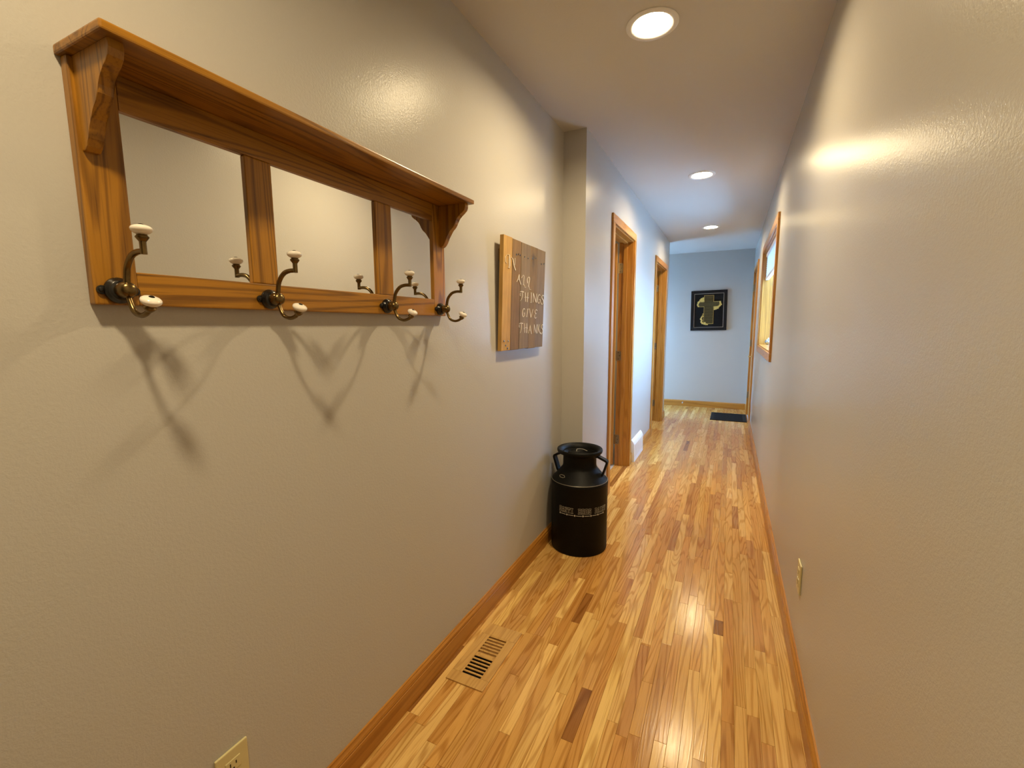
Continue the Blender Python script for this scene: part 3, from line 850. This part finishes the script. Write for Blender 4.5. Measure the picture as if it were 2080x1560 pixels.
tube(bm, spline([hd(va + math.radians(150), 0.088, 0.556), hd(va + math.radians(170), 0.080, 0.566), hd(va + math.radians(195), 0.062, 0.570), hd(va + math.radians(205), 0.045, 0.562)], 4), 0.0018, 8)
obj('lid_wire', bm, CANPAINT2, lid, True)
def strap(bm, a, prof, w, t):
    rad = Vector((math.cos(a), math.sin(a), 0)); tan = Vector((-math.sin(a), math.cos(a), 0))
    n = len(prof)
    prev = None
    for i, (r, z) in enumerate(prof):
        d0 = Vector((prof[min(i+1, n-1)][0] - prof[max(i-1, 0)][0], prof[min(i+1, n-1)][1] - prof[max(i-1, 0)][1])).normalized()
        nr = Vector((-d0.y, d0.x))
        q = []
        for sn, st in ((1, -1), (1, 1), (-1, 1), (-1, -1)):
            rr, zz = r + sn * nr.x * t / 2, z + sn * nr.y * t / 2
            q.append(bm.verts.new(Vector((KX, KY, zz)) + rad * rr + tan * st * w / 2))
        if prev:
            for k in range(4):
                j = (k + 1) % 4
                bm.faces.new((prev[k], prev[j], q[j], q[k]))
        else: bm.faces.new(q)
        prev = q
    bm.faces.new(prev[::-1])
for a in (va + math.radians(76), va - math.radians(112)):
    bm = nb()
    hp = [(0.0955, 0.556), (0.112, 0.553), (0.152, 0.535), (0.158, 0.531), (0.1605, 0.526), (0.1600, 0.519), (0.1575, 0.511), (0.138, 0.452), (0.132, 0.442)]
    strap(bm, a, hp, 0.036, 0.012)
    obj('handle', bm, BLACK, can)
bm = nb()
n = 72
tube(bm, [hd(2*math.pi*k/n, 0.1632, 0.4148) for k in range(n + 1)], 0.0017, 6, False)
obj('worn_edge', bm, BARE, can, True)
# faint hexagonal mark on the shoulder
sh = lambda a, s: hd(a, 0.151 - 0.033 * s + 0.0022, 0.425 + 0.039 * s + 0.0012)
bm = nb()
am = va - math.radians(50)
hexp = [(0.10, 0.42), (0.16, 0.55), (0.10, 0.72), (-0.04, 0.72), (-0.10, 0.55), (-0.04, 0.42)]
tube(bm, [sh(am + u * 1.3, s) for u, s in hexp + hexp[:1]], 0.0012, 5, False)
obj('maker_mark', bm, CANPAINT2, can)
# lettering round the body, drawn as outlined slab letters
def glyph(ch):
    E = []
    def R(x0, y0, x1, y1): E.append([(x0, y0), (x1, y0), (x1, y1), (x0, y1), (x0, y0)])
    def P(*p): E.append(list(p))
    t = 0.30
    if ch == 'S':
        P((0, 0), (0.85, 0), (1, .12), (1, .48), (.85, .58), (.35, .58), (.35, .80), (.65, .80), (.65, .70), (1, .70), (1, 1), (.15, 1), (0, .88), (0, .52), (.15, .42), (.65, .42), (.65, .2), (.35, .2), (.35, .3), (0, .3), (0, 0))
    elif ch == 'A':
        P((0, 0), (.42, 0), (.42, .16), (.36, .16), (.38, .28), (.62, .28), (.64, .16), (.58, .16), (.58, 0), (1, 0), (1, .16), (.93, .16), (.75, 1), (.25, 1), (.07, .16), (0, .16), (0, 0)); P((.42, .44), (.58, .44), (.5, .82), (.42, .44))
    elif ch == 'N':
        P((0, 0), (.42, 0), (.42, .16), (.34, .16), (.34, .55), (.7, 0), (.92, 0), (.92, .84), (1, .84), (1, 1), (.58, 1), (.58, .84), (.66, .84), (.66, .5), (.34, 1), (0, 1), (0, .84), (.08, .84), (.08, .16), (0, .16), (0, 0))
    elif ch == 'T':
        P((.2, 0), (.8, 0), (.8, .16), (.66, .16), (.66, .82), (.78, .82), (.78, .62), (1, .62), (1, 1), (0, 1), (0, .62), (.22, .62), (.22, .82), (.34, .82), (.34, .16), (.2, .16), (.2, 0))
    elif ch == 'I':
        P((.1, 0), (.9, 0), (.9, .16), (.7, .16), (.7, .84), (.9, .84), (.9, 1), (.1, 1), (.1, .84), (.3, .84), (.3, .16), (.1, .16), (.1, 0))
    elif ch == 'B':
        P((0, 0), (.85, 0), (1, .12), (1, .42), (.9, .51), (1, .6), (1, .88), (.85, 1), (0, 1), (0, .84), (.1, .84), (.1, .16), (0, .16), (0, 0)); R(.4, .18, .68, .42); R(.4, .6, .68, .83)
    elif ch == 'R':
        P((0, 0), (.45, 0), (.45, .16), (.38, .16), (.38, .38), (.5, .38), (.68, 0), (1, 0), (1, .16), (.92, .16), (.82, .42), (1, .55), (1, .88), (.85, 1), (0, 1), (0, .84), (.1, .84), (.1, .16), (0, .16), (0, 0)); R(.4, .56, .68, .83)
    elif ch == 'O':
        P((.15, 0), (.85, 0), (1, .12), (1, .88), (.85, 1), (.15, 1), (0, .88), (0, .12), (.15, 0)); R(.36, .2, .64, .8)
    elif ch == 'D':
        P((0, 0), (.82, 0), (1, .14), (1, .86), (.82, 1), (0, 1), (0, .84), (.1, .84), (.1, .16), (0, .16), (0, 0)); R(.4, .2, .66, .8)
    elif ch == 'Y':
        P((.25, 0), (.75, 0), (.75, .16), (.65, .16), (.65, .42), (.93, .84), (1, .84), (1, 1), (.6, 1), (.6, .84), (.64, .84), (.5, .62), (.36, .84), (.4, .84), (.4, 1), (0, 1), (0, .84), (.07, .84), (.35, .42), (.35, .16), (.25, .16), (.25, 0))
    return E
def can_letter(ch, ang0, ang1):
    z0, z1 = 0.2560, 0.2875
    bm = nb()
    for poly in glyph(ch):
        pts = []
        for (u, v), (u2, v2) in zip(poly, poly[1:]):
            for k in range(3):
                t = k / 3
                uu, vv = u + (u2 - u) * t, v + (v2 - v) * t
                pts.append(hd(math.radians(ang0 + (ang1 - ang0) * uu), RB + 0.0006, z0 + (z1 - z0) * vv))
        pts.append(pts[0])
        tube(bm, pts, 0.00075, 4, False)
    o = obj('letter', bm, CANPAINT2, can)
    o['label'] = 'outlined letter ' + ch
for word, a0, a1 in (('SANTI', -115.5, -83.8), ('BROS', -75.3, -48.4), ('DAIRY', -41.2, -9.0)):
    st = (a1 - a0) / len(word)
    for i, ch in enumerate(word):
        can_letter(ch, a0 + i * st + st * 0.07, a0 + (i + 1) * st - st * 0.07)
dots = [-113.5 + 16.1 * k for k in range(7)]
bm = nb()
for a, b in zip(dots, dots[1:]):
    tube(bm, [hd(math.radians(a + (b - a) * (0.16 + 0.68 * k / 5)), RB + 0.0005, 0.2452) for k in range(6)], 0.0013, 5)
obj('wire_line', bm, CANPAINT, can)
for a in dots:
    c = hd(math.radians(a), RB, 0.2452)
    M = Matrix.Translation(c) @ Vector((0, 0, 1)).rotation_difference(Vector((math.cos(math.radians(a)), math.sin(math.radians(a)), 0))).to_matrix().to_4x4()
    obj('dot', lathe(nb(), [(0.0048, -0.0005), (0.0048, 0.0008), (0.003, 0.0013), (0, 0.0014)], 12, M), CANPAINT, can)

# ---------------------------------------------------------------- floor register
rx0, rx1, ry0, ry1 = REG
reg = thing('floor_register', 'slotted oak floor register set into the boards beside the left baseboard', 'floor register', (0.5*(rx0+rx1), 0.5*(ry0+ry1), 0))
zt = 0.0045
sx0, sx1, sy0, sy1 = 0.091, 0.171, 1.306, 1.532
for a, b, ax in (((rx0, ry0, -0.001), (rx1, sy0, zt), 'x'), ((rx0, sy1, -0.001), (rx1, ry1, zt), 'x'), ((rx0, sy0, -0.001), (sx0, sy1, zt), 'y'), ((sx1, sy0, -0.001), (rx1, sy1, zt), 'y')):
    obj('frame_rail', box(nb(), a, b, 0.0012), REGO, reg)
bar_y = sy0
pitch_ = (sy1 - sy0 - 0.014) / 12.0
for g in range(2):
    ys = sy0 + g * (6 * pitch_ + 0.014)
    for k in range(6):
        a = ys + k * pitch_ + 0.0105
        b = ys + (k + 1) * pitch_
        obj('slat', box(nb(), (sx0, a, 0.0008), (sx1, b, zt - 0.0004), 0.0006), REGO, reg)
obj('slat', box(nb(), (sx0, sy0 + 6 * pitch_, -0.006), (sx1, sy0 + 6 * pitch_ + 0.014, zt - 0.0004), 0.0006), REGO, reg)
obj('damper', box(nb(), (sx0, sy0 + 6 * pitch_ + 0.004, -0.0055), (sx1, sy1, -0.0035)), REGO, reg)
bm = nb()
box(bm, (0.0640, ry0 + 0.013, -0.0215), (0.1770, ry1 - 0.013, -0.017))
obj('duct', bm, DARKPIT, reg)

# ---------------------------------------------------------------- wall register (white) between the doorways
wr = thing('wall_register', 'white metal baseboard register low on the wall between the doorways', 'wall register', (D, 4.50, 0))
wy0, wy1, wz1 = 4.27, 4.75, 0.215
prof = [(0.0005, 0.001), (0.034, 0.001), (0.034, 0.035), (0.030, 0.175), (0.022, 0.195), (0.006, wz1), (0.0005, wz1)]
obj('housing', prism(nb(), prof, lambda t: Vector((D + TB * 0 + t[0], wy0, t[1])), lambda t: Vector((D + t[0], wy1, t[1])), 0.0015), WHITEM, wr)
for k in range(13):
    y = wy0 + 0.04 + k * (wy1 - wy0 - 0.08) / 12
    bm = box(nb(), (D + 0.0305, y - 0.004, 0.045), (D + 0.0365, y + 0.004, 0.165), 0.001)
    obj('louver', bm, WHITEM, wr)

# ---------------------------------------------------------------- outlets
def outlet(x, y, z, s, label):
    """duplex outlet; s = direction of the wall normal along x"""
    t = thing('wall_outlet', label, 'outlet', (x, y, z), 'ivory wall outlets')
    X = lambda u: x + s * u
    def bx(u0, u1, y0, y1, z0, z1, bev): return box(nb(), (min(X(u0), X(u1)), y0, z0), (max(X(u0), X(u1)), y1, z1), bev)
    obj('cover_plate', bx(0.0003, 0.0062, y - 0.035, y + 0.035, z - 0.057, z + 0.057, 0.0022), IVORY, t)
    for dz in (-0.0195, 0.0195):
        rc = obj('receptacle', bx(0.005, 0.0078, y - 0.0165, y + 0.0165, z + dz - 0.0140, z + dz + 0.0140, 0.0018), IVORY, t)
        for dy, h in ((-0.0063, 0.0045), (0.0063, 0.0035)):
            obj('slot', bx(0.0074, 0.0081, y + dy - 0.0012, y + dy + 0.0012, z + dz + 0.003 - h, z + dz + 0.003 + h, 0), SLOT, rc)
        bm = lathe(nb(), [(0.0026, 0), (0.0026, 0.0007), (0, 0.0007)], 10, Matrix.Translation((X(0.0074), y, z + dz - 0.0075)) @ Matrix.Rotation(math.radians(90 * s), 4, 'Y'))
        obj('ground_hole', bm, SLOT, rc)
    obj('screw', lathe(nb(), [(0.003, 0), (0.0027, 0.001), (0, 0.0012)], 10, Matrix.Translation((X(0.0062), y, z)) @ Matrix.Rotation(math.radians(90 * s), 4, 'Y')), IVORY, t)
outlet(0.0, 0.5145, 0.330, 1, 'ivory duplex outlet low on the wall below the coat rack')
outlet(W, 1.890, 0.3615, -1, 'ivory duplex outlet low on the long right wall')

# ---------------------------------------------------------------- framed cross picture
px0, px1, pz0, pz1 = 0.366, 0.885, 1.229, 1.849
pc = Vector((0.5*(px0+px1), YF, 0.5*(pz0+pz1)))
pic = thing('framed_picture', 'black framed picture of a gold cross on the end wall', 'picture', (pc.x, YF, pc.z))
pw, ph, fwid = px1 - px0, pz1 - pz0, 0.043
def pbox(u0, u1, v0, v1, d0, d1, bev=0.0):
    return box(nb(), (pc.x + u0, YF - d1, pc.z + v0), (pc.x + u1, YF - d0, pc.z + v1), bev)
obj('backing', pbox(-pw/2 + 0.01, pw/2 - 0.01, -ph/2 + 0.01, ph/2 - 0.01, 0.001, 0.010), ARTB, pic)
obj('frame_rail', pbox(-pw/2, pw/2, ph/2 - fwid, ph/2, 0.0005, 0.022, 0.002), FRAMEB, pic)
obj('frame_rail', pbox(-pw/2, pw/2, -ph/2, -ph/2 + fwid, 0.0005, 0.022, 0.002), FRAMEB, pic)
obj('frame_rail', pbox(-pw/2, -pw/2 + fwid, -ph/2 + fwid, ph/2 - fwid, 0.0005, 0.022, 0.002), FRAMEB, pic)
obj('frame_rail', pbox(pw/2 - fwid, pw/2, -ph/2 + fwid, ph/2 - fwid, 0.0005, 0.022, 0.002), FRAMEB, pic)
iu, iv = pw/2 - fwid - 0.004, ph/2 - fwid - 0.004
for (a, b, c, d_) in ((-iu, iu, iv - 0.005, iv), (-iu, iu, -iv, -iv + 0.005), (-iu, -iu + 0.005, -iv, iv), (iu - 0.005, iu, -iv, iv)):
    obj('border_line', pbox(a, b, c, d_, 0.010, 0.012), SILVERL, pic)
# cross: upright u -0.075..0.052, arms; photo fractions of the frame
cu0, cu1 = -0.066, 0.066
cv0, cv1 = -0.205, 0.230
av0, av1 = 0.062, 0.132
au0, au1 = -0.152, 0.150
ol = 0.0042
bm = nb()
for (a, b, c, d_) in ((cu0 - ol, cu1 + ol, cv0 - ol, cv1 + ol), (au0 - ol, au1 + ol, av0 - ol, av1 + ol)):
    box(bm, (pc.x + a, YF - 0.0115, pc.z + c), (pc.x + b, YF - 0.0095, pc.z + d_))
obj('cross_outline', bm, GOLD, pic)
v = cv0
bh = (av0 - cv0) / 6
for k in range(6):
    obj('cross_board', pbox(cu0, cu1, cv0 + k * bh + 0.0015, cv0 + (k + 1) * bh - 0.0015, 0.0118, 0.015, 0.001), CROSSW, pic)
obj('cross_board', pbox(au0, au1, av0 + 0.001, av1 - 0.001, 0.0118, 0.016, 0.001), CROSSW, pic)
bh = (cv1 - av1) / 2
for k in range(2):
    obj('cross_board', pbox(cu0, cu1, av1 + k * bh + 0.0015, av1 + (k + 1) * bh - 0.0015, 0.0118, 0.015, 0.001), CROSSW, pic)
obj('cross_back', pbox(cu0, cu1, cv0, cv1, 0.0112, 0.0121), ARTB, pic)
rng = random.Random(5)
def blossom(u, v, r):
    bm = nb()
    for k in range(5):
        a = 2 * math.pi * k / 5 + rng.random()
        M = Matrix.Translation((pc.x + u + 0.6 * r * math.cos(a), YF - 0.0155, pc.z + v + 0.6 * r * math.sin(a))) @ Matrix.Rotation(math.radians(90), 4, 'X')
        lathe(bm, [(0.5 * r, -0.003), (0.5 * r, 0.001), (0.3 * r, 0.003), (0, 0.0036)], 8, M)
    obj('gold_blossom', bm, GOLD, pic)
for (u, v, r) in ((-0.082, 0.195, .012), (-0.085, 0.172, .016), (-0.105, 0.180, .016), (-0.120, 0.162, .017), (-0.098, 0.152, .018), (-0.135, 0.145, .016), (-0.150, 0.128, .015), (-0.158, 0.108, .014), (-0.160, 0.088, .013), (-0.078, 0.150, .014), (-0.150, 0.070, .013),
                  (0.160, 0.128, .013), (0.165, 0.105, .014), (0.172, 0.085, .014), (0.155, 0.072, .015), (0.135, 0.052, .016), (0.112, 0.045, .017), (0.088, 0.042, .016), (0.105, 0.025, .015), (0.085, 0.018, .013), (0.130, 0.032, .013),
                  (-0.080, -0.055, .009), (-0.085, -0.085, .014), (-0.098, -0.108, .014), (-0.108, -0.132, .015), (-0.095, -0.150, .014), (-0.100, -0.175, .015), (-0.085, -0.195, .016), (-0.060, -0.205, .015), (-0.035, -0.212, .014), (-0.015, -0.216, .012), (-0.050, -0.188, .012)):
    blossom(u, v, r)
pic.rotation_euler = (0, math.radians(-0.9), 0)

# ---------------------------------------------------------------- rubber mat and door stop
mx0, mx1, my0, my1 = 0.751, 1.2105, 6.722, 7.295
mat_ = thing('door_mat', 'black rubber mat on the floor before the entry door', 'mat', (0.5*(mx0+mx1), 0.5*(my0+my1), 0))
obj('base', box(nb(), (mx0, my0, 0.0002), (mx1, my1, 0.006), 0.002), RUBBER, mat_)
bd = 0.035
for a, b in (((mx0, my0, 0.005), (mx1, my0 + bd, 0.010)), ((mx0, my1 - bd, 0.005), (mx1, my1, 0.010)), ((mx0, my0 + bd, 0.005), (mx0 + bd, my1 - bd, 0.010)), ((mx1 - bd, my0 + bd, 0.005), (mx1, my1 - bd, 0.010))):
    obj('border', box(nb(), a, b, 0.002), RUBBER, mat_)
for k in range(14):
    y = my0 + 0.06 + k * (my1 - my0 - 0.12) / 13
    obj('rib', box(nb(), (mx0 + 0.05, y - 0.009, 0.0055), (mx1 - 0.05, y + 0.009, 0.0085), 0.0015), RUBBER, mat_)
ds = thing('door_bumper', 'small white-tipped spring bumper on the far baseboard', 'door stop', (0.302, YF - TB, 0.060))
DM = Matrix.Translation((0.302, YF - TB, 0.060)) @ Matrix.Rotation(math.radians(90), 4, 'X')
obj('flange', lathe(nb(), [(0.011, 0), (0.010, 0.004), (0.006, 0.006)], 16, DM), BARE, ds, True)
sp = [DM @ Vector((0.005 * math.cos(k * 0.7), 0.005 * math.sin(k * 0.7), 0.005 + k * 0.0007)) for k in range(78)]
obj('spring', tube(nb(), sp, 0.0012, 5), BARE, ds, True)
obj('tip', lathe(nb(), [(0.004, 0.055), (0.0075, 0.058), (0.0075, 0.070), (0.005, 0.074), (0, 0.075)], 16, DM), WHITEM, ds, True)
